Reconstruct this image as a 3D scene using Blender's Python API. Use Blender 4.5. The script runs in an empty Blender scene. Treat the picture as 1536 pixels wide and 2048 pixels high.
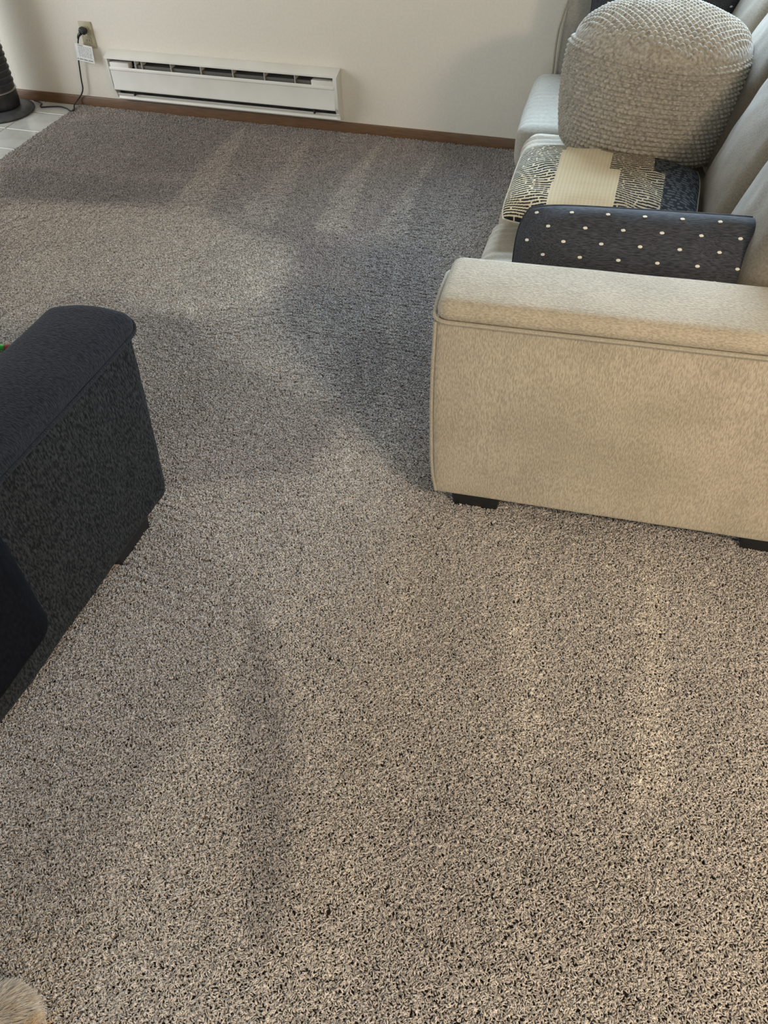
import bpy, bmesh, math, random
import numpy as np
from mathutils import Vector, Matrix
R = random.Random(7); NR = np.random.RandomState(11)
C = bpy.context.scene.collection
# ------------------------------------------------------------------ camera, light, exposure
FPX, PITCH, ROLL, YAW, CAMY, CAMZ = 1651.53, 0.81782, -0.05381, -0.36533, -3.90617, 1.7
f_ = Vector((math.sin(YAW)*math.cos(PITCH), math.cos(YAW)*math.cos(PITCH), -math.sin(PITCH)))
r_ = Vector((math.cos(YAW), -math.sin(YAW), 0)); u_ = r_.cross(f_)
r2 = r_*math.cos(ROLL)+u_*math.sin(ROLL); u2 = u_*math.cos(ROLL)-r_*math.sin(ROLL)
cd = bpy.data.cameras.new('camera'); cam = bpy.data.objects.new('camera', cd); C.objects.link(cam)
cd.sensor_fit = 'HORIZONTAL'; cd.sensor_width = 36; cd.lens = FPX/1536*36; cd.clip_start = .02
cam.matrix_world = Matrix(((r2.x, u2.x, -f_.x, 0), (r2.y, u2.y, -f_.y, CAMY), (r2.z, u2.z, -f_.z, CAMZ), (0, 0, 0, 1)))
sc = bpy.context.scene; sc.camera = cam
wd = bpy.data.worlds.new('sky'); sc.world = wd; wd.use_nodes = True
wd.node_tree.nodes['Background'].inputs[0].default_value = (.72, .86, 1, 1)
wd.node_tree.nodes['Background'].inputs[1].default_value = 1.2
sc.view_settings.view_transform = 'Standard'; sc.view_settings.look = 'None'
sc.view_settings.gamma = 1; sc.view_settings.use_curve_mapping = False
sc.view_settings.exposure = 0.0
sc.cycles.max_bounces = 6; sc.cycles.diffuse_bounces = 4; sc.cycles.use_denoising = True
def area(name, loc, target, sx, sy, power, col, spread=180):
    l = bpy.data.lights.new(name, 'AREA'); l.shape = 'RECTANGLE'; l.size = sx; l.size_y = sy
    l.energy = power; l.color = col; l.spread = math.radians(spread)
    o = bpy.data.objects.new(name, l); C.objects.link(o); o.location = loc
    o.rotation_euler = (Vector(target)-Vector(loc)).to_track_quat('-Z', 'Y').to_euler(); return o
# daylight through the glass door in the left wall, the window above the heater and the window in the front wall
area('daylight_left', (-4.62, -1.45, 1.15), (-2, -1.3, .8), 1.5, 1.7, 48, (.90, .95, 1))
area('daylight_back', (.10, .06, 1.50), (.05, -1.5, .45), 1.5, 1.05, 70, (.60, .80, 1), 115)
area('daylight_front', (-.75, -6.15, 1.5), (-.6, -3, .6), 1.8, 1.2, 31, (.88, .94, 1))
LAMP_P, LAMP_C = 94, (1, .83, .64)

# ------------------------------------------------------------------ materials
def nmat(name, col, rough=.6, metal=0, sheen=0, spec=.5):
    m = bpy.data.materials.new(name); m.use_nodes = True
    b = m.node_tree.nodes['Principled BSDF']
    b.inputs['Base Color'].default_value = (*col, 1); b.inputs['Roughness'].default_value = rough
    b.inputs['Metallic'].default_value = metal; b.inputs['Specular IOR Level'].default_value = spec
    if sheen:
        b.inputs['Sheen Weight'].default_value = sheen; b.inputs['Sheen Roughness'].default_value = .5
    return m
def nz(m, scale, stretch=(1, 1, 1), c0=None, c1=None, lo=.35, hi=.65, bump=0, dist=.002, detail=3, second=None, coord='Object'):
    """noise-driven colour variation and fine relief"""
    nt = m.node_tree; N = nt.nodes; L = nt.links; b = N['Principled BSDF']
    tc = N.new('ShaderNodeTexCoord'); mp = N.new('ShaderNodeMapping'); mp.inputs['Scale'].default_value = stretch
    L.new(tc.outputs[coord], mp.inputs[0])
    t = N.new('ShaderNodeTexNoise'); t.inputs['Scale'].default_value = scale; t.inputs['Detail'].default_value = detail
    L.new(mp.outputs[0], t.inputs['Vector'])
    if c0:
        r = N.new('ShaderNodeValToRGB'); r.color_ramp.elements[0].position = lo; r.color_ramp.elements[1].position = hi
        r.color_ramp.elements[0].color = (*c0, 1); r.color_ramp.elements[1].color = (*c1, 1)
        L.new(t.outputs[0], r.inputs[0]); out = r.outputs[0]
        if second:   # large soft blotches of wear: (scale, dark factor)
            t2 = N.new('ShaderNodeTexNoise'); t2.inputs['Scale'].default_value = second[0]; t2.inputs['Detail'].default_value = 4
            L.new(tc.outputs[coord], t2.inputs['Vector'])
            r2_ = N.new('ShaderNodeValToRGB'); r2_.color_ramp.elements[0].position = .38; r2_.color_ramp.elements[1].position = .6
            k = second[1]; r2_.color_ramp.elements[0].color = (k, k, k*.98, 1); r2_.color_ramp.elements[1].color = (1, 1, 1, 1)
            L.new(t2.outputs[0], r2_.inputs[0])
            mx = N.new('ShaderNodeMix'); mx.data_type = 'RGBA'; mx.blend_type = 'MULTIPLY'; mx.inputs[0].default_value = 1
            L.new(out, mx.inputs[6]); L.new(r2_.outputs[0], mx.inputs[7]); out = mx.outputs[2]
        L.new(out, b.inputs['Base Color'])
    if bump:
        bp = N.new('ShaderNodeBump'); bp.inputs['Strength'].default_value = bump; bp.inputs['Distance'].default_value = dist
        L.new(t.outputs[0], bp.inputs['Height']); L.new(bp.outputs[0], b.inputs['Normal'])
    return m
M = {}
M['wall'] = nz(nmat('wall_paint', (.76, .71, .61), .75, spec=.3), 90, c0=(.745, .695, .595), c1=(.78, .73, .63), bump=.25, dist=.002)
M['ceil'] = nz(nmat('ceiling_paint', (.75, .74, .7), .9), 60, bump=.4)
M['wood'] = nz(nmat('baseboard_wood', (.2, .1, .045), .45), 14, (1, 12, 12), (.11, .055, .024), (.18, .095, .042), .3, .7, .1)
M['tile'] = nz(nmat('glazed_tile', (.62, .61, .57), .22), 9, c0=(.40, .395, .36), c1=(.48, .475, .44), bump=.03)
M['grout'] = nz(nmat('grout', (.2, .18, .155), .95), 120, c0=(.16, .145, .12), c1=(.25, .225, .19), bump=.4)
M['slab'] = nz(nmat('subfloor', (.25, .22, .19), .95), 20, c0=(.2, .18, .15), c1=(.28, .25, .21), bump=.2)
BE0, BE1 = (.34, .285, .20), (.49, .42, .305)
M['beige_v'] = nz(nmat('beige_chenille_side', (.4, .35, .27), .85, sheen=.15), 300, (1, 1, .3), BE0, BE1, .36, .64, .9, .0025, second=(5, .86))
M['beige_h'] = nz(nmat('beige_chenille_arm', (.4, .35, .27), .85, sheen=.15), 290, (.5, 1.2, 1), BE0, BE1, .36, .64, .9, .0025, second=(6, .88))
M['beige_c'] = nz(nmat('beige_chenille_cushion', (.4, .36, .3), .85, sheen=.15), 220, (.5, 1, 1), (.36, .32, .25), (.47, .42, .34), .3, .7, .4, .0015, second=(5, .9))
M['beige_b'] = nz(nmat('shaded_chenille_back_cushion', (.32, .27, .2), .85, sheen=.1), 220, (.5, 1, 1), (.16, .13, .09), (.235, .195, .14), .3, .7, .4, .0015, second=(5, .9))  # beige fabric darkened; shade on the cushion faces is in the colour
M['taupe'] = nz(nmat('taupe_shaded_chenille', (.32, .29, .24), .9, sheen=.15), 170, (.5, 1, 1), (.28, .255, .21), (.36, .33, .275), .3, .7, .4, .0015, second=(5, .9))  # taupe fabric of the far end, with the far seat's shade put in
M['welt'] = nz(nmat('beige_welt', (.36, .31, .225), .8, sheen=.1), 260, c0=(.3, .26, .185), c1=(.4, .35, .26), bump=.5, dist=.001)
M['blackleg'] = nz(nmat('black_plastic_leg', (.012, .012, .013), .5), 60, bump=.1)
M['char'] = nz(nmat('charcoal_chenille', (.02, .022, .025), .95, sheen=.02, spec=.15), 190, (1, 1, .5), (.005, .0055, .006), (.042, .044, .046), .38, .75, 1, .004, 4)
M['char_top'] = nz(nmat('charcoal_chenille_top', (.02, .022, .028), .92, sheen=.05, spec=.2), 110, (1, 2.6, 1), (.006, .0065, .009), (.026, .029, .036), .35, .75, .8, .003, 4)
M['navyblack'] = nz(nmat('black_navy_back_fabric', (.006, .007, .011), .95, spec=.1), 160, (1, 1, .5), (.0025, .003, .0045), (.006, .0065, .0095), .4, .7, .3, .001)
M['denim'] = nz(nmat('charcoal_denim', (.05, .055, .065), .95, sheen=.02, spec=.2), 60, (1, 9, 9), (.018, .020, .026), (.085, .088, .095), .32, .75, .5, .001, 5)
M['stitch'] = nz(nmat('cream_stitch', (.72, .68, .58), .8), 200, bump=.3)
M['white_enamel'] = nz(nmat('white_enamel', (.66, .64, .58), .35), 6, c0=(.72, .70, .63), c1=(.78, .76, .70), bump=.02)
M['hole'] = nz(nmat('dark_interior', (.035, .035, .033), .7), 30, c0=(.025, .025, .024), c1=(.05, .05, .046))
M['element'] = nz(nmat('heater_fins', (.17, .165, .15), .5, .5), 300, (8, 1, 1), (.1, .097, .09), (.24, .23, .2))
M['almond'] = nz(nmat('almond_plastic', (.40, .36, .23), .4), 30, c0=(.37, .33, .21), c1=(.43, .39, .26))
M['black'] = nz(nmat('black_plastic', (.012, .012, .012), .35), 40, c0=(.009, .009, .010), c1=(.018, .018, .019))
M['grey_plastic'] = nz(nmat('dark_grey_plastic', (.05, .05, .052), .4), 30, c0=(.04, .04, .042), c1=(.06, .06, .063))
M['tag'] = nz(nmat('paper_tag', (.82, .82, .80), .6), 40, c0=(.78, .78, .76), c1=(.86, .86, .84))
M['ink'] = nz(nmat('tag_print', (.16, .16, .16), .7), 90, c0=(.12, .12, .12), c1=(.22, .22, .22))
M['green'] = nz(nmat('green_plastic', (.03, .42, .05), .3), 20, c0=(.025, .36, .04), c1=(.04, .48, .06))
M['red'] = nz(nmat('red_plastic', (.22, .05, .03), .35), 20, c0=(.18, .04, .025), c1=(.28, .06, .04))
M['brass'] = nz(nmat('brushed_nickel', (.5, .48, .44), .35, 1), 20, c0=(.45, .43, .4), c1=(.55, .53, .5))
M['knit'] = nz(nmat('chunky_wool_knit', (.42, .385, .32), .95, sheen=.2), 110, (1, 1, 1), (.20, .172, .128), (.45, .405, .325), .3, .7, .8, .003, 4)
M['cream'] = nz(nmat('cream_cotton_back', (.6, .53, .38), .85, sheen=.1), 200, c0=(.55, .48, .34), c1=(.64, .57, .42), bump=.3, dist=.001)
def mat_attr(name, attr, rough=.95, sheen=.02, bump=None):
    m = nmat(name, (.5, .5, .5), rough, sheen=sheen, spec=.2); nt = m.node_tree
    a = nt.nodes.new('ShaderNodeAttribute'); a.attribute_name = attr
    nt.links.new(a.outputs['Color'], nt.nodes['Principled BSDF'].inputs['Base Color'])
    if bump: nz(m, bump, bump=.4, dist=.001)
    return m
M['kilim'] = mat_attr('woven_pattern_cotton', 'weave', bump=400)
M['fur'] = nz(nmat('cream_fur', (.52, .45, .35), .8, sheen=.3), 25, c0=(.42, .34, .25), c1=(.60, .54, .45), bump=.3)
M['fur_white'] = nz(nmat('white_hair', (.75, .73, .68), .6), 40, c0=(.65, .62, .56), c1=(.82, .80, .76))
M['fur_tan'] = nz(nmat('tan_hair', (.42, .25, .10), .7), 40, c0=(.36, .2, .08), c1=(.5, .32, .15))
def carpet_mat():
    m = nmat('taupe_carpet_yarn', (.3, .27, .24), .95, sheen=.12); nt = m.node_tree; N = nt.nodes; L = nt.links; b = N['Principled BSDF']
    g = N.new('ShaderNodeNewGeometry')
    t = N.new('ShaderNodeTexNoise'); t.inputs['Scale'].default_value = 170; t.inputs['Detail'].default_value = 2
    L.new(g.outputs['Position'], t.inputs['Vector'])
    r = N.new('ShaderNodeValToRGB'); e = r.color_ramp.elements
    e[0].position = .3; e[1].position = .72; e[0].color = (.195, .170, .148, 1); e[1].color = (.63, .565, .50, 1)
    L.new(t.outputs[0], r.inputs[0])
    a = N.new('ShaderNodeAttribute'); a.attribute_type = 'INSTANCER'; a.attribute_name = 'nap_shade'
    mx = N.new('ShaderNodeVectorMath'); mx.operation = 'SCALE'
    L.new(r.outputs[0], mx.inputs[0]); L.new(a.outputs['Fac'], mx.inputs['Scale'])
    pw = N.new('ShaderNodeMath'); pw.operation = 'POWER'; pw.inputs[1].default_value = -.12; L.new(a.outputs['Fac'], pw.inputs[0])  # darker tones turn slightly bluer, cool window light put into the yarn colour
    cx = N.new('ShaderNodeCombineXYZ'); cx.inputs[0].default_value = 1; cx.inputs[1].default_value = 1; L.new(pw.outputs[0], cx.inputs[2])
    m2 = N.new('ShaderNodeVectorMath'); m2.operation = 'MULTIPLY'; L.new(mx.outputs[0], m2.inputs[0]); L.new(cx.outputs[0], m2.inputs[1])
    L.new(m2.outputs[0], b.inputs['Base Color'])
    return m
M['carpet'] = carpet_mat()
M['backing'] = nz(nmat('carpet_backing', (.12, .10, .085), 1), 200, c0=(.09, .075, .065), c1=(.16, .135, .115), bump=.6)

# ------------------------------------------------------------------ helpers
def link(name, me, m=None, parent=None, smooth=True):
    o = bpy.data.objects.new(name, me); C.objects.link(o)
    if m is not None:
        for k in (m if isinstance(m, (list, tuple)) else [m]): me.materials.append(k)
    if parent: o.parent = parent
    if smooth and len(me.polygons): me.polygons.foreach_set('use_smooth', [True]*len(me.polygons))
    return o
def bobj(name, bm, m, parent=None, smooth=True):
    me = bpy.data.meshes.new(name); bmesh.ops.recalc_face_normals(bm, faces=bm.faces); bm.to_mesh(me); bm.free()
    o = link(name, me, m, parent, smooth)
    if smooth:
        try: me.set_sharp_from_angle(angle=math.radians(38))
        except Exception: pass
    return o
def tag(o, label=None, cat=None, group=None, kind=None):
    for k, v in (('label', label), ('category', cat), ('group', group), ('kind', kind)):
        if v: o[k] = v
    return o
def thing(name, label, cat, loc=(0, 0, 0), rz=0, group=None):
    o = bpy.data.objects.new(name, None); C.objects.link(o); o.location = loc; o.rotation_euler = (0, 0, rz)
    o.empty_display_size = .1
    return tag(o, label, cat, group)
def bx(bm, x0, x1, y0, y1, z0, z1, bev=0, seg=2):
    r = bmesh.ops.create_cube(bm, size=1); vs = r['verts']
    for v in vs: v.co = Vector((x0+(v.co.x+.5)*(x1-x0), y0+(v.co.y+.5)*(y1-y0), z0+(v.co.z+.5)*(z1-z0)))
    if bev:
        es = list({e for v in vs for e in v.link_edges})
        bmesh.ops.bevel(bm, geom=es, offset=bev, segments=seg, affect='EDGES', profile=.5)
def box(name, x0, x1, y0, y1, z0, z1, m, parent=None, bev=0, seg=2):
    bm = bmesh.new(); bx(bm, x0, x1, y0, y1, z0, z1, bev, seg); return bobj(name, bm, m, parent)
def prism(name, prof, x0, x1, m, parent=None):     # profile in (y,z), extruded along x
    bm = bmesh.new(); a = [bm.verts.new((x0, y, z)) for y, z in prof]; b = [bm.verts.new((x1, y, z)) for y, z in prof]
    n = len(prof); bm.faces.new(a); bm.faces.new(b[::-1])
    for i in range(n): bm.faces.new((a[i], b[i], b[(i+1) % n], a[(i+1) % n]))
    return bobj(name, bm, m, parent)
def spline(pts, n=8):
    P = [Vector(p) for p in pts]; out = []
    for i in range(len(P)-1):
        p0 = P[max(i-1, 0)]; p1 = P[i]; p2 = P[i+1]; p3 = P[min(i+2, len(P)-1)]
        L1 = (p2-p1).length or 1e-6; m1 = (p2-p0)/(((p2-p0).length) or 1)*L1 if i else (p2-p1); m2 = (p3-p1)/(((p3-p1).length) or 1)*L1 if i < len(P)-2 else (p2-p1)
        # tangents scaled to each segment, so uneven spacing does not overshoot
        for k in range(n):
            t = k/n; a = 2*t**3-3*t*t+1; b = t**3-2*t*t+t; c = -2*t**3+3*t*t; d = t**3-t*t
            out.append(p1*a+m1*b+p2*c+m2*d)
    out.append(P[-1]); return out
def tube(name, pts, r, m, parent=None, sides=8, closed=False, sm=0, rad=None):
    P = spline(pts, sm) if sm else [Vector(p) for p in pts]
    bm = bmesh.new(); rings = []; up = Vector((0, 0, 1)); n = len(P); prev = None
    for i, p in enumerate(P):
        if closed: t = P[(i+1) % n]-P[i-1]
        else: t = P[min(i+1, n-1)]-P[max(i-1, 0)]
        t.normalize()
        if prev is None: a = t.cross(up if abs(t.z) < .9 else Vector((1, 0, 0))).normalized()
        else: a = (prev-t*prev.dot(t)).normalized()
        prev = a; b = t.cross(a); rr = rad[i] if rad else r
        rings.append([bm.verts.new(p+a*rr*math.cos(2*math.pi*k/sides)+b*rr*math.sin(2*math.pi*k/sides)) for k in range(sides)])
    for i in range(n if closed else n-1):
        A, B = rings[i], rings[(i+1) % n]
        for k in range(sides): bm.faces.new((A[k], A[(k+1) % sides], B[(k+1) % sides], B[k]))
    if not closed: bm.faces.new(rings[0]); bm.faces.new(rings[-1][::-1])
    return bobj(name, bm, m, parent)
def lathe(name, prof, m, parent=None, n=48, c=(0, 0)):
    bm = bmesh.new(); rings = []
    for r, z in prof:
        rings.append([bm.verts.new((c[0]+r*math.cos(2*math.pi*k/n), c[1]+r*math.sin(2*math.pi*k/n), z)) for k in range(n)])
    for A, B in zip(rings, rings[1:]):
        for k in range(n): bm.faces.new((A[k], A[(k+1) % n], B[(k+1) % n], B[k]))
    bm.faces.new(rings[0][::-1]); bm.faces.new(rings[-1])
    return bobj(name, bm, m, parent)
def axis_samples(h, r, n, nr=4):
    a = [-h+r*(1-math.cos(math.pi/2*k/nr)) for k in range(nr)]
    mid = [-(h-r)+2*(h-r)*k/n for k in range(n+1)]
    return a+mid+[-v for v in a[::-1]]
def soft_box(name, hx, hy, hz, r, m, parent=None, n=(12, 12, 6), fn=None, xf=None):
    """a rounded box of dense quads; fn(p, n) displaces, xf moves it into place"""
    X, Y, Z = axis_samples(hx, r, n[0]), axis_samples(hy, r, n[1]), axis_samples(hz, r, n[2])
    bm = bmesh.new(); idx = {}
    def V(x, y, z):
        k = (round(x, 5), round(y, 5), round(z, 5))
        if k not in idx:
            p = Vector((x, y, z)); q = Vector((max(-(hx-r), min(hx-r, x)), max(-(hy-r), min(hy-r, y)), max(-(hz-r), min(hz-r, z))))
            d = (p-q); d.normalize(); p = q+d*r
            if fn: p = fn(p, d)
            idx[k] = bm.verts.new(xf @ p if xf else p)
        return idx[k]
    for A, B, f in ((X, Y, lambda a, b, s: (a, b, s*hz)), (Y, Z, lambda a, b, s: (s*hx, a, b)), (X, Z, lambda a, b, s: (a, s*hy, b))):
        for s in (-1, 1):
            for i in range(len(A)-1):
                for j in range(len(B)-1):
                    vs = [V(*f(A[i], B[j], s)), V(*f(A[i+1], B[j], s)), V(*f(A[i+1], B[j+1], s)), V(*f(A[i], B[j+1], s))]
                    if len(set(vs)) == 4: bm.faces.new(vs)
    return bobj(name, bm, m, parent)
def T(x=0, y=0, z=0, rx=0, ry=0, rz=0):
    return Matrix.Translation((x, y, z)) @ Matrix.Rotation(rz, 4, 'Z') @ Matrix.Rotation(ry, 4, 'Y') @ Matrix.Rotation(rx, 4, 'X')
def sn(*a):   # smooth pseudo noise
    s = 0
    for i, v in enumerate(a): s += math.sin(v*(1+.37*i)+1.7*i+.6*math.sin(v*1.9+i))
    return s/len(a)
def vnoise(x, y, z, sc_):
    from mathutils import noise
    return noise.noise(Vector((x, y, z))*sc_)

# ------------------------------------------------------------------ the room
XL, XR, YF, ZC = -4.7, 2.6, -6.3, 2.45
tag(box('wall_right', XR, XR+.1, YF, 0, -.05, ZC, M['wall']), kind='structure')
def holed(name, a0, a1, h0, h1, z0, z1, along, c0, c1, frm):
    bm = bmesh.new()
    lo, hi = (YF, 0) if along == 'y' else (XL-.1, XR+.1)
    for (p, q, zz0, zz1) in ((lo, a0, -.05, ZC), (a1, hi, -.05, ZC), (a0, a1, -.05, z0), (a0, a1, z1, ZC)):
        if zz1 <= zz0 or q <= p: continue
        if along == 'y': bx(bm, c0, c1, p, q, zz0, zz1)
        else: bx(bm, p, q, c0, c1, zz0, zz1)
    w_ = tag(bobj(name, bm, M['wall'], smooth=False), kind='structure')
    bm = bmesh.new(); t = .05; m0 = (c0+c1)/2-.02; m1 = m0+.04
    for (p, q, zz0, zz1) in ((a0, a0+t, z0, z1), (a1-t, a1, z0, z1), (a0+t, a1-t, z0, z0+t), (a0+t, a1-t, z1-t, z1), ((a0+a1)/2-t/2, (a0+a1)/2+t/2, z0+t, z1-t)):
        if along == 'y': bx(bm, m0, m1, p, q, zz0, zz1)
        else: bx(bm, p, q, m0, m1, zz0, zz1)
    return tag(bobj(frm, bm, M['white_enamel'], smooth=False), kind='structure')
holed('wall_left', -2.3, -.6, 0, 0, .08, 2.1, 'y', XL-.1, XL, 'door_1')
holed('wall_back', -.7, .9, 0, 0, .98, 2.12, 'x', 0, .1, 'window_2')
holed('wall_front', -1.8, .3, 0, 0, .85, 2.15, 'x', YF-.1, YF, 'window_1')
tag(box('ceiling', XL-.1, XR+.1, YF-.1, .1, ZC, ZC+.1, M['ceil']), kind='structure')
floor = tag(box('floor', XL-.1, XR+.1, YF-.1, .1, -.08, -.020, M['slab']), kind='structure')
XC = -3.130    # edge between tile and carpet
tg = box('grout_bed', XL, XC, YF, 0, -.020, -.0105, M['grout'], floor); tg['kind'] = 'stuff'
bm = bmesh.new(); bx(bm, -.1063, .1063, -.1063, .1063, -.012, 0, .002, 1); tm = bpy.data.meshes.new('tile'); bm.to_mesh(tm); bm.free(); tm.materials.append(M['tile'])
for j in range(29):
    for i in range(8):
        xc = XC-.1085-.2175*i; yc = -.164+.1085-.2175*j
        if xc-.1 < XL or yc-.1 < YF: continue
        o = bpy.data.objects.new('tile', tm); C.objects.link(o); o.parent = floor
        o.location = (xc, yc, -.005+R.uniform(-.0004, .0004))
        if j == 0: o.scale = (1, .5, 1); o.location.y = -.107
        if j == 0: o.scale = (1, .65, 1); o.location.y = -.088
        o.rotation_euler = (R.uniform(-.002, .002), R.uniform(-.002, .002), 0)
bb = prism('baseboard_back', [(0, -.02), (-.012, -.02), (-.012, .036), (-.009, .0415), (0, .0415)], XL, XR, M['wood']); tag(bb, kind='structure')
bm = bmesh.new(); bx(bm, XL, XL+.012, YF, -2.35, -.02, .041, .002, 1); tag(bobj('baseboard_left', bm, M['wood'], smooth=False), kind='structure')
bm = bmesh.new(); bx(bm, XR-.012, XR, YF, -.012, -.02, .041, .002, 1); tag(bobj('baseboard_right', bm, M['wood'], smooth=False), kind='structure')
# warm ceiling lamp behind and to the right of the camera
lt = thing('ceiling_lamp', 'round frosted ceiling lamp above the open carpet', 'lamp', (1.7, -4.1, ZC))
lathe('lamp_base', [(.27, -.025), (.28, -.02), (.28, 0), (.27, 0)][::-1], M['brass'], lt)
gm = nmat('lit_glass', (.9, .85, .75), .4); gb = gm.node_tree.nodes['Principled BSDF']; gb.inputs['Emission Color'].default_value = (*LAMP_C, 1); gb.inputs['Emission Strength'].default_value = 4
lathe('lamp_shade', [(.26, -.025), (.255, -.06), (.2, -.095), (.1, -.112), (.01, -.116)], gm, lt)
ld = bpy.data.lights.new('bulb', 'AREA'); ld.shape = 'DISK'; ld.size = .55; ld.energy = LAMP_P; ld.color = LAMP_C
lo_ = bpy.data.objects.new('bulb', ld); C.objects.link(lo_); lo_.location = (1.7, -4.1, ZC-.125)

# ------------------------------------------------------------------ carpet pile
def inpoly(px, py, poly):
    c = np.zeros(px.shape, bool); n = len(poly)
    for i in range(n):
        (x0, y0), (x1, y1) = poly[i], poly[(i+1) % n]
        if y0 == y1: continue
        c ^= ((y0 > py) != (y1 > py)) & (px < (x1-x0)*(py-y0)/(y1-y0)+x0)
    return c
def smoothn(X, Y, s, seed):
    r = np.random.RandomState(seed); v = 0
    for k in range(6):
        a = r.uniform(0, 6.28); ph = r.uniform(0, 6.28); q = s*r.uniform(.6, 1.6)
        v = v+np.sin(q*(X*math.cos(a)+Y*math.sin(a))+ph+.8*np.sin(q*.5*(Y*math.cos(a)-X*math.sin(a))+ph*2))
    return v/3
# vacuum strokes plus lit and shaded floor areas painted in: tone, edge softness, outline on the floor in metres
#TONES_BEGIN
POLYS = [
    (0.18, 0.015, [(-2.101, -0.075), (-2.127, -0.132), (-2.12, -0.374), (-2.094, -0.719), (-2.043, -0.988), (-1.875, -0.96), (-1.94, -0.697)]),
    (0.162, 0.015, [(-1.733, -0.079), (-1.745, -0.203), (-1.742, -0.612), (-1.738, -0.94), (-1.54, -1.009), (-1.596, -0.678)]),
    (0.216, 0.015, [(-1.374, -0.033), (-1.393, -0.157), (-1.413, -0.563), (-1.366, -0.964), (-1.228, -0.971), (-1.269, -0.692), (-1.328, -0.366)]),
    (0.234, 0.015, [(-1.079, -0.041), (-1.092, -0.198), (-1.121, -0.622), (-1.11, -0.926), (-0.979, -0.92), (-1.044, -0.57), (-1.057, -0.37)]),
    (0.126, 0.02, [(-0.883, -0.219), (-0.868, -0.425), (-0.861, -0.831), (-0.808, -0.758), (-0.83, -0.482)]),
    (0.234, 0.06, [(-2.847, -1.098), (-2.148, -0.951), (-1.868, -0.942), (-1.687, -1.048), (-1.406, -1.09), (-1.336, -1.288), (-1.35, -1.515), (-1.473, -1.664), (-1.777, -1.679), (-1.889, -1.59), (-2.122, -1.653), (-2.183, -1.996)]),  # lit floor patch, painted brighter than the pile around it
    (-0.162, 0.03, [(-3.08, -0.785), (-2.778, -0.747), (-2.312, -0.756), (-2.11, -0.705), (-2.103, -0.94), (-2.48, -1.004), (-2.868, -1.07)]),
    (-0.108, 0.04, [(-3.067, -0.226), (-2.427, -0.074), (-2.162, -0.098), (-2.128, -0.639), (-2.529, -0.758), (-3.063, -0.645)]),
    (-0.216, 0.03, [(-1.79, -1.706), (-1.571, -1.691), (-1.283, -1.888), (-1.062, -1.96), (-0.851, -2.009), (-0.824, -2.225), (-0.847, -2.333), (-1.261, -2.53)]),  # dark area between the sofas, nap and couch shade painted together
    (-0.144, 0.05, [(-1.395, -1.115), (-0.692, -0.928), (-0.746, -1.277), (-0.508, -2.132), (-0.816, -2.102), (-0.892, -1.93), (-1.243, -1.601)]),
    (0.18, 0.02, [(-1.566, -1.23), (-1.574, -1.245), (-1.38, -1.511), (-1.366, -1.495)]),
    (0.144, 0.02, [(-1.82, -1.392), (-1.821, -1.418), (-1.592, -1.651), (-1.303, -1.953), (-1.289, -1.929), (-1.601, -1.607)]),
    (0.126, 0.02, [(-1.191, -1.399), (-1.21, -1.404), (-1.014, -1.791), (-0.963, -1.777), (-1.041, -1.675)]),
    (0.126, 0.015, [(-0.981, -1.005), (-1.001, -1.01), (-0.771, -1.801), (-0.666, -2.178), (-0.607, -2.161), (-0.733, -1.79)]),
    (0.126, 0.015, [(-0.853, -1.705), (-0.87, -1.71), (-0.809, -1.996), (-0.805, -2.099), (-0.765, -2.087)]),
    (0.126, 0.06, [(-0.783, -2.117), (-0.776, -2.389), (-0.79, -2.775), (-0.764, -3.007), (-0.76, -3.173), (-0.794, -3.275), (-0.787, -3.459), (-0.719, -3.591), (-0.805, -3.685), (-0.88, -3.755), (-0.957, -4.056), (0.677, -3.51), (0.771, -2.194), (0.449, -2.256), (-0.399, -2.339), (-0.578, -2.243)]),
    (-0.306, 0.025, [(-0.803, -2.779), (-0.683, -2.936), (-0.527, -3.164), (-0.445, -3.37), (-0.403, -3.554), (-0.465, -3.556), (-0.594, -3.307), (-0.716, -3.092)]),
    (0.216, 0.025, [(-0.179, -2.381), (-0.188, -2.384), (-0.158, -2.696), (-0.061, -3.017), (0.027, -3.014), (-0.087, -2.674)]),
    (0.27, 0.025, [(0.168, -2.323), (0.159, -2.326), (0.159, -2.598), (0.193, -3.055), (0.282, -3.027), (0.217, -2.58)]),
    (0.162, 0.025, [(-0.5, -2.449), (-0.511, -2.452), (-0.481, -2.629), (-0.431, -2.858), (-0.349, -2.833), (-0.425, -2.611)]),
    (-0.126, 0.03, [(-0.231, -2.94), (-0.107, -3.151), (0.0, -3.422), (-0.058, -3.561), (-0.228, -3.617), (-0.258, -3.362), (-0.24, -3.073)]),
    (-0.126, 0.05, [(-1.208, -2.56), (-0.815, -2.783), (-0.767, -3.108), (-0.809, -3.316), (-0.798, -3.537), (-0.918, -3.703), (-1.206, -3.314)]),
    (-0.162, 0.08, [(-3.64, -0.029), (-0.75, 0.078), (-0.714, -0.55), (-0.83, -0.937), (-0.558, -1.924), (-0.809, -1.996), (-1.422, -1.122), (-1.897, -0.95), (-2.847, -1.098)]),  # broad darkening of the far carpet and beside the pale sofa
]
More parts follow.
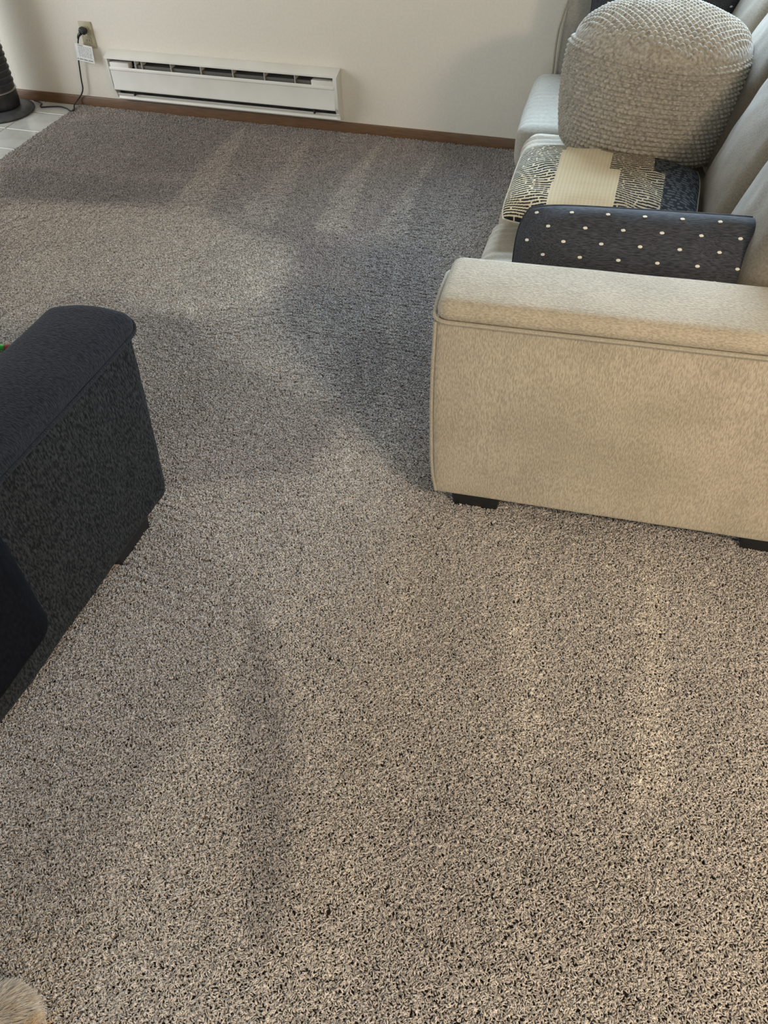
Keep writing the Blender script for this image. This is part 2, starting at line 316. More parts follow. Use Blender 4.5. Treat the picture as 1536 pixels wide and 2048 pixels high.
#TONES_END
def nap_shade_field(X, Y):
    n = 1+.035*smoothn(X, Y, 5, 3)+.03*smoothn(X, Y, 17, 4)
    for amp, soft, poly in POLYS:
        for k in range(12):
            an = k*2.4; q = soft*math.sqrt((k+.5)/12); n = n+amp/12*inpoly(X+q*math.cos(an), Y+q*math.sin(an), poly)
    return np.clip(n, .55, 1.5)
carpet = tag(link('carpet', bpy.data.meshes.new('carpet'), None, None, False), 'taupe shaggy wall to wall carpet with pale vacuum strokes', 'carpet', kind='stuff')
cells = .0188; gx = np.arange(XC+.008, 1.6, cells); gy = np.arange(-4.35, -.014, cells)
GX, GY = np.meshgrid(gx, gy); GX = GX.ravel()+NR.uniform(-.004, .004, GX.size); GY = np.minimum(GY.ravel()+NR.uniform(-.004, .004, GY.size), -.018)
keep = GX > XC+.006; GX = GX[keep]; GY = GY[keep]; n = GX.size
nap_shade = nap_shade_field(GX, GY)
phi = 2.2+1.3*smoothn(GX, GY, 2.2, 8)+(nap_shade-1)*5; alp = .10+.13*np.abs(smoothn(GX, GY, 9, 5))+NR.uniform(0, .14, n)
psi = NR.uniform(0, 6.283, n)
def rotz(a): c, s = np.cos(a), np.sin(a); z = np.zeros_like(a); o = z+1; return np.stack([np.stack([c, -s, z], -1), np.stack([s, c, z], -1), np.stack([z, z, o], -1)], -2)
def roty(a): c, s = np.cos(a), np.sin(a); z = np.zeros_like(a); o = z+1; return np.stack([np.stack([c, z, s], -1), np.stack([z, o, z], -1), np.stack([-s, z, c], -1)], -2)
RM = rotz(phi) @ roty(alp) @ rotz(psi-phi)
eul = np.stack([np.arctan2(RM[:, 2, 1], RM[:, 2, 2]), -np.arcsin(np.clip(RM[:, 2, 0], -1, 1)), np.arctan2(RM[:, 1, 0], RM[:, 0, 0])], -1)
vc = [(XC+.004, YF, -.0185), (XR, YF, -.0185), (XR, -.012, -.0185), (XC+.004, -.012, -.0185)]
co = np.concatenate([np.array(vc), np.stack([GX, GY, np.full(n, -.0185)], -1)])
me = carpet.data; me.vertices.add(len(co)); me.vertices.foreach_set('co', co.ravel().astype(np.float32))
me.loops.add(4); me.loops.foreach_set('vertex_index', [0, 1, 2, 3]); me.polygons.add(1); me.polygons.foreach_set('loop_start', [0]); me.update(calc_edges=True)
def attr(nm, ty, key, arr):
    a = me.attributes.new(nm, ty, 'POINT'); a.data.foreach_set(key, np.ascontiguousarray(arr, dtype=np.float32 if ty != 'INT' else np.int32).ravel())
z4 = np.zeros((4, 3))
attr('rot', 'FLOAT_VECTOR', 'vector', np.concatenate([z4, eul]))
attr('nap_shade', 'FLOAT', 'value', np.concatenate([np.ones(4), nap_shade*NR.uniform(.94, 1.06, n)]))
attr('scl', 'FLOAT', 'value', np.concatenate([np.zeros(4), NR.uniform(.95, 1.1, n)]))
attr('var', 'INT', 'value', np.concatenate([np.zeros(4), NR.randint(0, 8, n)]))
me.materials.append(M['backing'])
def tuft_mesh(seed):
    r = random.Random(seed); V = []; F = []; S = 4
    for i in range(6):
        for j in range(6):
            if r.random() < .06: continue
            x = (i-2.5)*.0037+r.uniform(-.0018, .0018); y = (j-2.5)*.0037+r.uniform(-.0018, .0018)
            a = r.uniform(0, 6.28); b = a+r.uniform(-1.5, 1.5); l = r.uniform(.0028, .0056); rr = r.uniform(.0010, .00145); h = r.uniform(.011, .0165)
            P = [Vector((x, y, 0)), Vector((x+.0012*math.cos(a), y+.0012*math.sin(a), h*.62)),
                 Vector((x+l*.55*math.cos(a), y+l*.55*math.sin(a), h)), Vector((x+l*math.cos(a)+l*.5*math.cos(b), y+l*math.sin(a)+l*.5*math.sin(b), h*.98)),
                 Vector((x+l*math.cos(a)+l*1.1*math.cos(b), y+l*math.sin(a)+l*1.1*math.sin(b), h*.80))]
            base = len(V)
            for k, p in enumerate(P):
                t = (P[min(k+1, 4)]-P[max(k-1, 0)]).normalized(); s = t.cross(Vector((math.sin(a), -math.cos(a), .3))).normalized(); q = t.cross(s)
                w_ = rr*(1, 1, 1.12, 1.1, .75)[k]
                for c in range(S):
                    an = 6.2832*(c+.5*(k % 2))/S; V.append(p+s*w_*math.cos(an)+q*w_*math.sin(an))
            for k in range(4):
                for c in range(S): F.append((base+k*S+c, base+k*S+(c+1) % S, base+(k+1)*S+(c+1) % S, base+(k+1)*S+c))
            F.append(tuple(base+4*S+c for c in range(S)))
    m_ = bpy.data.meshes.new('tuft'); m_.from_pydata(V, [], F); return m_
ng = bpy.data.node_groups.new('pile', 'GeometryNodeTree')
ng.interface.new_socket('Geometry', in_out='INPUT', socket_type='NodeSocketGeometry'); ng.interface.new_socket('Geometry', in_out='OUTPUT', socket_type='NodeSocketGeometry')
N = ng.nodes; L = ng.links; gi = N.new('NodeGroupInput'); go = N.new('NodeGroupOutput')
iop = N.new('GeometryNodeInstanceOnPoints'); jn = N.new('GeometryNodeJoinGeometry'); out = N.new('GeometryNodeJoinGeometry')
for k in range(8):   # eight tuft bunches stand in the carpet themselves, below the pale sofa; the rest repeat them
    to = link('tuft', tuft_mesh(50+k), M['carpet'], carpet); to.location = (-.1+.03*k, -1.9, -.0185); to['kind'] = 'stuff'
    oi = N.new('GeometryNodeObjectInfo'); oi.inputs['Object'].default_value = to; oi.inputs['As Instance'].default_value = True
    oi.transform_space = 'ORIGINAL'; L.new(oi.outputs['Geometry'], jn.inputs[0])
def na(nm, ty):
    x = N.new('GeometryNodeInputNamedAttribute'); x.data_type = ty; x.inputs['Name'].default_value = nm; return x.outputs['Attribute']
L.new(gi.outputs[0], iop.inputs['Points']); L.new(jn.outputs[0], iop.inputs['Instance']); iop.inputs['Pick Instance'].default_value = True
L.new(na('var', 'INT'), iop.inputs['Instance Index']); L.new(na('rot', 'FLOAT_VECTOR'), iop.inputs['Rotation']); L.new(na('scl', 'FLOAT'), iop.inputs['Scale'])
L.new(gi.outputs[0], out.inputs[0]); L.new(iop.outputs[0], out.inputs[0]); L.new(out.outputs[0], go.inputs[0])
md = carpet.modifiers.new('pile', 'NODES'); md.node_group = ng

# ------------------------------------------------------------------ wall heater
h = thing('baseboard_heater', 'long white electric wall heater above the wood baseboard', 'heater', (0, 0, 0))
hx0, hx1 = -2.862, -1.592
prism('housing', [(-.001, .062), (-.001, .286), (-.009, .288), (-.012, .275), (-.012, .075), (-.02, .066)], hx0+.004, hx1-.004, M['hole'], h)
prism('top_hood', [(-.001, .288), (-.006, .289), (-.062, .270), (-.063, .262), (-.058, .262), (-.012, .276), (-.001, .276)], hx0, hx1, M['white_enamel'], h)
fp = prism('front_panel', [(-.058, .224), (-.063, .226), (-.066, .221), (-.066, .212), (-.063, .209), (-.063, .130), (-.066, .124), (-.066, .116), (-.060, .112), (-.056, .116), (-.058, .130)], hx0+.02, hx1-.018, M['white_enamel'], h)
prism('bottom_lip', [(-.001, .060), (-.001, .070), (-.022, .074), (-.040, .084), (-.044, .092), (-.048, .090), (-.046, .086), (-.040, .076), (-.046, .066), (-.040, .060)], hx0+.02, hx1-.006, M['white_enamel'], h)
for s, x in ((0, hx0+.004), (1, hx1-.020)):
    bm = bmesh.new(); pr = [(-.001, .062), (-.001, .288), (-.060, .270), (-.064, .262), (-.064, .125), (-.056, .108), (-.044, .090), (-.044, .064)]
    if not s: pr = [(-.001, .064), (-.001, .286), (-.058, .266), (-.058, .120), (-.050, .104), (-.042, .086), (-.040, .066)]
    prism('end_cap', pr, x, x+(.018 if s else .008), M['white_enamel'], h)
box('corner_cover', hx0+.022, hx0+.132, -.058, -.02, .215, .245, M['white_enamel'], h, .002)
box('corner_cover', hx1-.135, hx1-.022, -.058, -.02, .215, .245, M['white_enamel'], h, .002)
el = box('heating_element', hx0+.16, hx1-.14, -.048, -.014, .150, .238, M['element'], h)
for x in (-2.69, -2.653, -2.486, -2.318, -2.143, -1.973, -1.812): box('bracket', x-.0011, x+.0011, -.057, -.012, .12, .262, M['white_enamel'], h, .0005, 1)
for x in (-2.735, -1.725):
    bm = bmesh.new(); bx(bm, x-.004, x+.004, -.060, -.045, .088, .107, .002, 1); bobj('bracket_tab', bm, M['hole'], h)

# ------------------------------------------------------------------ outlet, cord, tag
ot = thing('wall_outlet', 'almond wall outlet plate left of the heater', 'outlet', (-2.967, 0, .346))
box('cover_plate', -.0365, .0365, -.006, -.0005, -.060, .062, M['almond'], ot, .002, 2)
for z in (.026, -.024):
    rc = box('receptacle', -.017, .017, -.009, -.005, z-.014, z+.014, M['almond'], ot, .003, 2)
    box('slot', -.0085, -.0060, -.0095, -.0088, z-.004, z+.006, M['hole'], rc); box('slot', .0060, .0085, -.0095, -.0088, z-.004, z+.006, M['hole'], rc)
bm = bmesh.new(); bmesh.ops.create_cone(bm, segments=12, radius1=.0032, radius2=.0032, depth=.002, cap_ends=True, matrix=Matrix.Translation((0, -.007, .001)) @ Matrix.Rotation(math.pi/2, 4, 'X')); bobj('screw', bm, M['brass'], ot)
cordt = thing('power_cord', 'black power cord plugged into the wall outlet and trailing on tile', 'power cord', (-2.985, -.02, .0))
def off(p): return (p[0]+2.985, p[1]+.02, p[2])
pl = soft_box('plug', .019, .017, .014, .010, M['black'], cordt, n=(4, 4, 3), xf=T(*off((-2.971, -.026, .372)), ry=.35))
tube('strain_relief', [off(p) for p in [(-2.980, -.036, .364), (-2.996, -.040, .350), (-3.004, -.038, .336)]], .0062, M['black'], cordt, 10, sm=4, rad=[.0095-.0006*i for i in range(9)])
tube('cord', [off(p) for p in [(-2.996, -.038, .346), (-3.010, -.035, .325), (-3.026, -.030, .285), (-3.046, -.026, .235), (-3.060, -.024, .17), (-3.068, -.024, .125), (-3.074, -.024, .085), (-3.095, -.024, .053), (-3.125, -.028, .025), (-3.138, -.05, .006), (-3.113, -.092, .0025), (-3.108, -.110, .0025), (-3.125, -.112, .0), (-3.165, -.086, -.001), (-3.215, -.072, -.001), (-3.275, -.085, -.001), (-3.316, -.100, -.001), (-3.333, -.088, -.001), (-3.338, -.066, .0), (-3.36, -.053, .003), (-3.40, -.045, .006)]], .0036, M['black'], cordt, 8, sm=6)
tgg = thing('cord_tag', 'white printed warning tag wrapped round the black power cord', 'tag', (-3.0, -.03, .27))
tp = [(-3.038, -.031, .317, .236), (-3.032, -.041, .316, .235), (-3.020, -.040, .315, .233), (-2.985, -.036, .309, .227), (-2.940, -.031, .301, .219)]
bm = bmesh.new(); fr = []; bk = []
for x, y, zt, zb in tp:
    fr.append((bm.verts.new((x+3.0, y+.03, zt-.27)), bm.verts.new((x+2.992-.001, y+.03, zb-.27)))); bk.append((bm.verts.new((x+3.0, y+.0312, zt-.27)), bm.verts.new((x+2.991, y+.0312, zb-.27))))
for i in range(4):
    bm.faces.new((fr[i][0], fr[i+1][0], fr[i+1][1], fr[i][1])); bm.faces.new((bk[i][0], bk[i][1], bk[i+1][1], bk[i+1][0]))
    bm.faces.new((fr[i][0], bk[i][0], bk[i+1][0], fr[i+1][0])); bm.faces.new((fr[i][1], fr[i+1][1], bk[i+1][1], bk[i][1]))
bm.faces.new((fr[0][0], fr[0][1], bk[0][1], bk[0][0])); bm.faces.new((fr[4][0], bk[4][0], bk[4][1], fr[4][1]))
bobj('paper', bm, M['tag'], tgg, smooth=False)
bm = bmesh.new()
def tline(s0, s1, v, w_):
    def P(s, v_):
        s = max(0, min(3.999, s)); i = int(s); t = s-i; a, b = tp[i], tp[i+1]
        x = a[0]+(b[0]-a[0])*t; y = a[1]+(b[1]-a[1])*t; zt = a[2]+(b[2]-a[2])*t; zb = a[3]+(b[3]-a[3])*t
        return Vector((x+3.0-.009*v_, y+.03-.0006, zt+(zb-zt)*v_-.27))
    k = 5
    for q in range(k):
        a = s0+(s1-s0)*q/k; b = s0+(s1-s0)*(q+1)/k
        bm.faces.new([bm.verts.new(p) for p in (P(a, v), P(b, v), P(b, v+w_), P(a, v+w_))])
for v in (.12, .20, .28, .36, .44, .52, .60, .68):
    s = 2.1
    while s < 3.75:
        l = R.uniform(.1, .35); tline(s, min(s+l, 3.85), v, .022); s += l+.07
for s0, s1 in ((0, .45), (1.2, 1.75), (2.05, 2.6), (2.7, 3.2), (3.3, 3.85)): tline(s0, s1, .86, .05)
tline(2.1, 2.9, .05, .03)
pr_ = bobj('print', bm, M['ink'], tgg, smooth=False); pr_['kind'] = 'stuff'

# ------------------------------------------------------------------ tower fan
fan = thing('tower_fan', 'black tower fan on a round base beside the back wall', 'fan', (-3.49, -.20, -.004))
lathe('base', [(.10, 0), (.162, 0), (.166, .004), (.165, .010), (.155, .018), (.135, .026), (.11, .030), (.05, .031)], M['grey_plastic'], fan, 64)
fb = lathe('body', [(.088, .028), (.098, .034), (.101, .05), (.101, .11), (.099, .115), (.099, .98), (.09, 1.0), (.06, 1.01)], M['black'], fan, 64)
for k in range(26):
    z = .15+k*.031
    lathe('grille_ring', [(.0985, z), (.1035, z), (.1035, z+.006), (.0985, z+.006)], M['grey_plastic'], fan, 48)
lathe('trim_ring', [(.1, .112), (.1045, .114), (.1045, .119), (.1, .121)], M['brass'], fan, 48)

# ------------------------------------------------------------------ the pale sofa
SA, SX, SY = math.radians(4.407), -.4397, -2.3605
sofa = thing('sofa', 'long light beige fabric sofa along the right side', 'sofa', (SX, SY, 0), SA)
SM = T(SX, SY, 0, rz=SA)
def arm(y0, y1, near):
    yc, hy = (y0+y1)/2, (y1-y0)/2
    def fn(p, d):
        x, z = p.x/.475, (p.z)/.285
        if near and d.x < -.3: p.x -= .010*(1-z*z)*abs(d.x)
        if abs(d.y) > .3: p.y += math.copysign(.004*(1-x*x)*(1-z*z), d.y)
        return p+d*(.0012*vnoise(p.x, p.y, p.z, 7))
    a = soft_box('arm', .475, hy, .282, .014, M['beige_v'], sofa, (24, 8, 16), fn, T(.475, yc, .343))
    def fn2(p, d):
        if p.z > 0: p.z += .006*(1-(p.y/hy)**2)
        return p+d*(.0015*vnoise(p.x, p.y, p.z, 6))
    soft_box('arm_pad', .478, hy+.004, .028, .0275, M['beige_h'], sofa, (30, 8, 2), fn2, T(.477, yc, .640))
    yy0, yy1 = y0-.006, y1+.006
    tube('piping', [(.95, yy0, .622), (.5, yy0, .622), (.03, yy0, .622), (.008, yy0+.004, .6235), (-.005, yy0+.018, .626), (-.007, yc-.03, .640), (-.006, yc+.03, .642), (-.005, yy1-.02, .626), (.03, yy1, .622), (.95, yy1, .622)], .0052, M['welt'], sofa, 8, sm=5)
arm(0, .215, True)
def fe(p, d):
    if d.x < -.2: p.x += .05*max(0, (p.z)/.4)**2
    return p+d*.003*vnoise(p.x, p.y, p.z, 6)
soft_box('end_panel', .455, .105, .385, .03, M['taupe'], sofa, (20, 8, 20), fe, T(.510, 2.18, .445))
tube('piping', [(.052, 2.078, .07), (.052, 2.076, .45), (.058, 2.076, .60), (.085, 2.076, .72), (.105, 2.077, .80), (.135, 2.077, .828), (.3, 2.077, .832), (.9, 2.077, .832)], .0048, M['welt'], sofa, 8, sm=5)
# vertical piping on the front corners of the near arm
tube('piping', [(-.001, -.001, .618), (-.008, -.002, .45), (-.009, -.002, .3), (-.006, -.001, .15), (.004, .002, .07)], .0042, M['welt'], sofa, 8, sm=4)
soft_box('base_rail', .44, .93, .11, .02, M['beige_v'], sofa, (8, 20, 6), None, T(.48, 1.145, .172))
box('underside', .05, .92, .02, 2.27, .062, .075, M['hole'], sofa)
soft_box('back_frame', .10, 1.145, .36, .03, M['beige_v'], sofa, (4, 24, 10), None, T(.99, 1.145, .425))
def seat(y0, y1, x0, m, pleat, name='seat_cushion'):
    hy = (y1-y0)/2; hx = (.70-x0)/2
    def fn(p, d):
        u, v = p.x/hx, p.y/hy
        if p.z > 0: p.z += .012*(1-v**4)*(1-u**4)
        front = max(0, min(1, (-u-.25)/.6))
        if p.z > -.03: p = p+d*(.0062*pleat*front*(math.sin(p.y*165+2.5*vnoise(p.x, p.y, 0, 6))*(.6+.4*math.sin(p.y*23+1))))
        if d.x < -.3: p.x -= .012*(1-(p.z/.09)**2)*(1-v**4)
        return p+d*(.003*vnoise(p.x+y0, p.y, p.z, 9))
    soft_box(name, hx, hy, .085, .042, m, sofa, (34, 90, 6), fn, T((x0+.70)/2, (y0+y1)/2, .363))
seat(.217, .825, .012, M['beige_c'], .55); seat(.830, 1.485, .030, M['beige_c'], 1.0); seat(1.490, 2.070, -.012, M['taupe'], .15)
def back(y0, y1, lean, xb, m, k):
    hy = (y1-y0)/2-.003
    def fn(p, d):
        v, w_ = p.y/hy, p.z/.24
        if d.x < -.2 or p.x < 0: p.x -= .03*(1-v**2)*(1-w_**2)
        p.z -= .010*v*v*(w_ > 0)*1.0
        return p+d*(.006*vnoise(p.x+k, p.y+k, p.z, 5))+d*(.003*vnoise(p.x+k, p.y-k, p.z, 16))
    soft_box('back_cushion', .085, hy, .24, .06, m, sofa, (6, 24, 24), fn, T(xb+.115, (y0+y1)/2, .665, ry=lean))
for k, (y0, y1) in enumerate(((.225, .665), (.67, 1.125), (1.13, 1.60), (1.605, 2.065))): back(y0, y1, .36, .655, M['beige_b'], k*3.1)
for x, y in ((.112, .075), (.885, .075), (.112, 2.2), (.885, 2.2)):
    bm = bmesh.new(); bx(bm, x-.071, x+.071, y-.05, y+.05, -.012, .066, .004, 1)
    for v in bm.verts:
        if v.co.z < .02: v.co.x = x+(v.co.x-x)*.86; v.co.y = y+(v.co.y-y)*.86
    bobj('leg', bm, M['blackleg'], sofa)

# ------------------------------------------------------------------ knitted pouf on the seat
pf = thing('knitted_pouf', 'round chunky knit oatmeal pouf standing on the sofa seat', 'pouf')
pf.matrix_world = SM @ T(.416, 1.310, .486, rx=-.17, ry=.05)
def knit_wall():
    NU, NV = 576, 120; NS, NRW = 88, 22; H = .305; V = []; F = []
    for j in range(NV+1):
        v = j/NV; z = H*v
        rr = .250+.036*math.sin(math.pi*(.08+.60*v))
        if v < .06: rr -= .02*(1-v/.06)**2
        if v > .93: rr -= .016*((v-.93)/.07)**2
        for i in range(NU):
            u = i/NU; a = 2*math.pi*u
            row = v*NRW; rk = int(row); fz = row-rk; su = u*NS+.5*(rk % 2)
            hgt = abs(math.sin(math.pi*fz))**.7*(.25+.75*abs(math.sin(math.pi*su))**.8)
            wob = .009*vnoise(math.cos(a), math.sin(a), z*2, 1.6)
            q = rr+wob+.0125*(hgt-.6)
            V.append((q*math.cos(a), q*math.sin(a), z+.012*math.sin(a*2+1)*v))
    for j in range(NV):
        for i in range(NU): F.append((j*NU+i, j*NU+(i+1) % NU, (j+1)*NU+(i+1) % NU, (j+1)*NU+i))
    m_ = bpy.data.meshes.new('side'); m_.from_pydata(V, [], F); return link('side_panel', m_, M['knit'], pf)
def knit_top():
    n_ = 190; Rr = .270; V = []; F = []; id_ = {}
    for j in range(n_+1):
        for i in range(n_+1):
            # disc mapping of a square grid
            x, y = 2*i/n_-1, 2*j/n_-1; dx, dy = x*math.sqrt(1-y*y/2), y*math.sqrt(1-x*x/2)
            X, Y = dx*Rr, dy*Rr; d2 = min(1, dx*dx+dy*dy); a = math.atan2(dy, dx)
            row = (Y+Rr)/.0138; rk = int(row); su = X/.0185+.5*(rk % 2)
            hgt = abs(math.sin(math.pi*(row-rk)))**.7*(.3+.7*abs(math.sin(math.pi*su))**.8)
            edge = min(1, (1-math.sqrt(d2))*14)
            z = .299+.128*(1-d2)**.55+.011*(hgt-.6)*edge+.012*math.sin(a*2+1)*math.sqrt(d2)+.006*vnoise(X, Y, 0, 9)*edge
            V.append((X, Y, z))
    for j in range(n_):
        for i in range(n_): F.append((j*(n_+1)+i, j*(n_+1)+i+1, (j+1)*(n_+1)+i+1, (j+1)*(n_+1)+i))
    m_ = bpy.data.meshes.new('top'); m_.from_pydata(V, [], F); return link('top_panel', m_, M['knit'], pf)
knit_wall(); knit_top()
pts = [(.264*math.cos(a), .264*math.sin(a), .301+.012*math.sin(a*2+1)) for a in [2*math.pi*k/120 for k in range(120)]]
tube('seam', pts, .0012, M['knit'], pf, 6, closed=True)
# loose wool fibres
V = []; F = []
for k in range(2600):
    a = R.uniform(0, 6.283)
    if k % 2: z = R.uniform(.03, .33); p = Vector((.277*math.cos(a), .277*math.sin(a), z)); nn = Vector((math.cos(a), math.sin(a), .1))
    else:
        q = .26*math.sqrt(R.random()); p = Vector((q*math.cos(a), q*math.sin(a), .299+.128*(1-min(1, q/.276)**2)**.55)); nn = Vector((q*math.cos(a)*2, q*math.sin(a)*2, 1))
    nn = (nn.normalized()+Vector((R.uniform(-1, 1), R.uniform(-1, 1), R.uniform(-1, 1)))*.9).normalized(); t = nn.cross(Vector((R.uniform(-1, 1), R.uniform(-1, 1), 1))).normalized()
    l = R.uniform(.004, .012); w_ = .00022; b = len(V)
    V += [p-t*w_, p+t*w_, p+nn*l*.6+t*.001+t*w_, p+nn*l*.6+t*.001-t*w_, p+nn*l+t*.003]; F += [(b, b+1, b+2, b+3), (b+3, b+2, b+4)]
m_ = bpy.data.meshes.new('fuzz'); m_.from_pydata(V, [], F); fz = link('fuzz', m_, M['knit'], pf); fz['kind'] = 'stuff'

# ------------------------------------------------------------------ pillows
def pillow_surf(W, H, Tk, seed, pinch=.05, rnd=0, pw=.55, cr=1):
    def S(u, v, s):
        x = W/2*u*(1-pinch*(1-v*v)); y = H/2*v*(1-pinch*1.4*(1-u*u))
        x *= math.sqrt(1-rnd*v**4); y *= math.sqrt(1-rnd*u**8)
        e = max(0, (1-abs(u)**2.6)*(1-abs(v)**2.6)); z = s*Tk/2*e**pw
        z += .007*vnoise(x+seed, y, s*2, 7)*e**.3+.004*vnoise(x, y+seed, s*3, 17)*e**.3
        # corner creases
        z += cr*s*.007*math.sin((u*v)*11+seed)*e**.5*(abs(u*v))**.5
        return Vector((x, y, z))
    return S
def pillow(par, S, nu, nv, front, back, colfn=None):
    def side(name, s, m, nu, nv, cf=None):
        V = []; F = []; cols = []
        for j in range(nv+1):
            for i in range(nu+1):
                u, v = math.sin(math.pi/2*(2*i/nu-1)*.999)*.35+.65*(2*i/nu-1), math.sin(math.pi/2*(2*j/nv-1))*.35+.65*(2*j/nv-1)
                p = S(u, v, s)
                if cf: c, hgt = cf(u, v); p.z += hgt; cols.append((*c, 1))
                V.append(p)
        for j in range(nv):
            for i in range(nu):
                q = (j*(nu+1)+i, j*(nu+1)+i+1, (j+1)*(nu+1)+i+1, (j+1)*(nu+1)+i); F.append(q if s > 0 else q[::-1])
        me_ = bpy.data.meshes.new(name); me_.from_pydata(V, [], F)
        o = link(name, me_, m, par)
        if cf:
            a = me_.color_attributes.new('weave', 'FLOAT_COLOR', 'POINT'); a.data.foreach_set('color', np.array(cols, np.float32).ravel())
        return o
    side('front_cover', 1, front, nu, nv, colfn); side('back_cover', -1, back, 60, 40)
    loop = [S(t, -1, 1) for t in np.linspace(-1, 1, 30)][:-1]+[S(1, t, 1) for t in np.linspace(-1, 1, 20)][:-1]+[S(-t, 1, 1) for t in np.linspace(-1, 1, 30)][:-1]+[S(-1, -t, 1) for t in np.linspace(-1, 1, 20)][:-1]
    tube('edge_seam', loop, .0028, back, par, 6, closed=True)
# woven pattern pillow, face up, tilted against the pouf
kp = thing('patterned_pillow', 'cream and black woven block pattern pillow lying against the knit pouf', 'pillow')
kp.matrix_world = SM @ T(.325, .885, .520, rx=.10, ry=.055, rz=-.035)
rowj = {}
def dash(row, seed, x, dens):
    k = (row, seed)
    if k not in rowj:
        r = random.Random(row*131+seed); seg = []; p = 0
        while p < 1.2:
            a = r.uniform(.012, .055)*dens; seg.append((p, p+a)); p += a+r.uniform(.006, .03)/dens
        rowj[k] = seg
    return any(a <= x <= b for a, b in rowj[k])
BK, CR, TN, WH = (.016, .017, .019), (.62, .53, .36), (.46, .39, .27), (.60, .58, .50)
def kil(u, v):
    # real pillow coordinates: u left to right, v bottom to top
    e1 = -.50 if v > .6 else (-.53 if v > -.3 else -.55)
    e2 = -.13 if v > .72 else (.01 if v > .12 else .13)
    e3 = .47 if v > .30 else .60
    rq = (v+1)*19+.5*math.sin(u*4+v*3)+.35*math.sin(u*15+1+v*9); row = int(rq); fr = rq-row; h_ = .0012*math.sin(math.pi*((v+1)*46 % 1))
    x = (u+1)/2+.004*math.sin(row*3.3)
    on = fr < .52
    if u < e1:
        c = BK if on and dash(row, 3, x, 2.6) else ((.56, .52, .40) if v > -.1 else CR)
    elif u < e2:
        w_ = .94+.06*math.sin(u*160); c = tuple(q*w_ for q in CR)
    elif u < e3:
        c = BK if on and dash(row, 7, x, 3.2) else TN
    else:
        c = tuple(q*1.2 for q in BK) if not (on and dash(row, 9, x, .9)) else (.10, .10, .10)
    return c, h_
pillow(kp, pillow_surf(.56, .42, .14, 2.3, .02, .12, .5), 340, 230, M['kilim'], M['cream'], kil)
# dotted lumbar pillow standing behind the near arm
def dotted(par, W, H, Tk, seed, ends=False):
    S = pillow_surf(W, H, Tk, seed, -.01, .14, .45, 2.0)
    pillow(par, S, 90, 50, M['denim'], M['denim'])
    bm = bmesh.new(); rows = 9
    for s in (1, -1):
        for r_i in range(rows):
            v = -1+2*(r_i+.5)/rows
            for c_i in range(9):
                u = -1+2*(c_i+.35+.5*(r_i % 2))/7.4
                if abs(u) > .97: continue
                a = S(u, v, s); b = S(u+.01, v, s); c = S(u, v+.02, s); t = (b-a).normalized(); nn = t.cross((c-a).normalized()).normalized()*s
                q = Matrix((t, nn.cross(t), nn)).transposed().to_4x4(); q.translation = a+nn*.0008
                bmesh.ops.create_icosphere(bm, subdivisions=1, radius=1, matrix=q @ Matrix.Diagonal((.0062, .0040, .0018, 1)))
    d = bobj('stitched_dots', bm, M['stitch'], par); d['kind'] = 'stuff'
dp = thing('dotted_pillow', 'charcoal lumbar pillow with white stitched dots behind the near sofa arm', 'pillow')
dp.matrix_world = SM @ T(.462, .340, .585, rx=math.radians(62), ry=math.radians(-1.2), rz=0)
dotted(dp, .66, .30, .17, 1.1)
d2 = thing('dotted_pillow', 'navy dotted pillow half hidden behind the knit pouf', 'pillow')
d2.matrix_world = SM @ T(.44, 1.975, .70, rx=math.radians(98))
dotted(d2, .52, .44, .12, 5.2)

# ------------------------------------------------------------------ the dark couch
cs = thing('couch', 'charcoal fabric couch with a thick padded arm at the left', 'couch', (-1.17, -2.47, 0))
def shear(p):   # the arm spreads a little towards its foot
    k = max(0, (.56-p.z)/.5); w_ = max(0, min(1, (p.x+.28)/.26)); q = max(0, min(1, (p.y+1.0)/1.0))
    c = max(0, (-p.x-.08)/.15); return Vector((p.x+.034*k*w_, p.y-.10*k*q*q-.035*c*c*q**6, p.z))
def fa(p, d):
    P = T(-.119, -.50, .305) @ p
    P = P+d*(.004*vnoise(P.x, P.y, P.z, 6)+.0016*vnoise(P.x, P.y, P.z, 40)); return shear(P)
soft_box('arm', .109, .50, .25, .042, M['char'], cs, (10, 60, 30), fa)
def fb_(p, d):
    if p.z > 0: p.z += .012*(1-(p.x/.115)**2)
    return shear(T(-.121, -.502, .553) @ (p+d*(.003*vnoise(p.x, p.y, p.z, 7))))
soft_box('arm_pad', .115, .505, .030, .0295, M['char_top'], cs, (10, 60, 2), fb_)
tube('piping', [shear(Vector(p)) for p in [(-.006, -1.0, .534), (-.005, -.5, .534), (-.006, -.03, .536), (-.016, .002, .545), (-.04, .006, .560), (-.12, .004, .570), (-.20, -.012, .560), (-.235, -.04, .545)]], .0045, M['char_top'], cs, 8, sm=5)
soft_box('base_rail', .95, .33, .12, .02, M['char'], cs, (20, 8, 6), None, T(-1.2, -.59, .19))
for k, x in enumerate((-.60, -1.21, -1.82)): soft_box('seat_cushion', .30, .28, .08, .04, M['char_top'], cs, (12, 14, 5), lambda p, d: p+Vector((0, 0, .012 if p.z > 0 else 0)), T(x, -.53, .385))
soft_box('arm', .122, .50, .25, .03, M['char'], cs, (6, 12, 8), None, T(-2.27, -.50, .305))
def fbk(p, d): return p+d*.004*vnoise(p.x, p.y, p.z, 6)
soft_box('backrest', 1.24, .13, .34, .055, M['navyblack'], cs, (30, 6, 12), fbk, T(-1.175, -.775, .50))
for k, x in enumerate((-.60, -1.21, -1.82)): soft_box('back_cushion', .295, .07, .20, .05, M['char_top'], cs, (10, 5, 8), None, T(x, -.60, .62, rx=-.12))
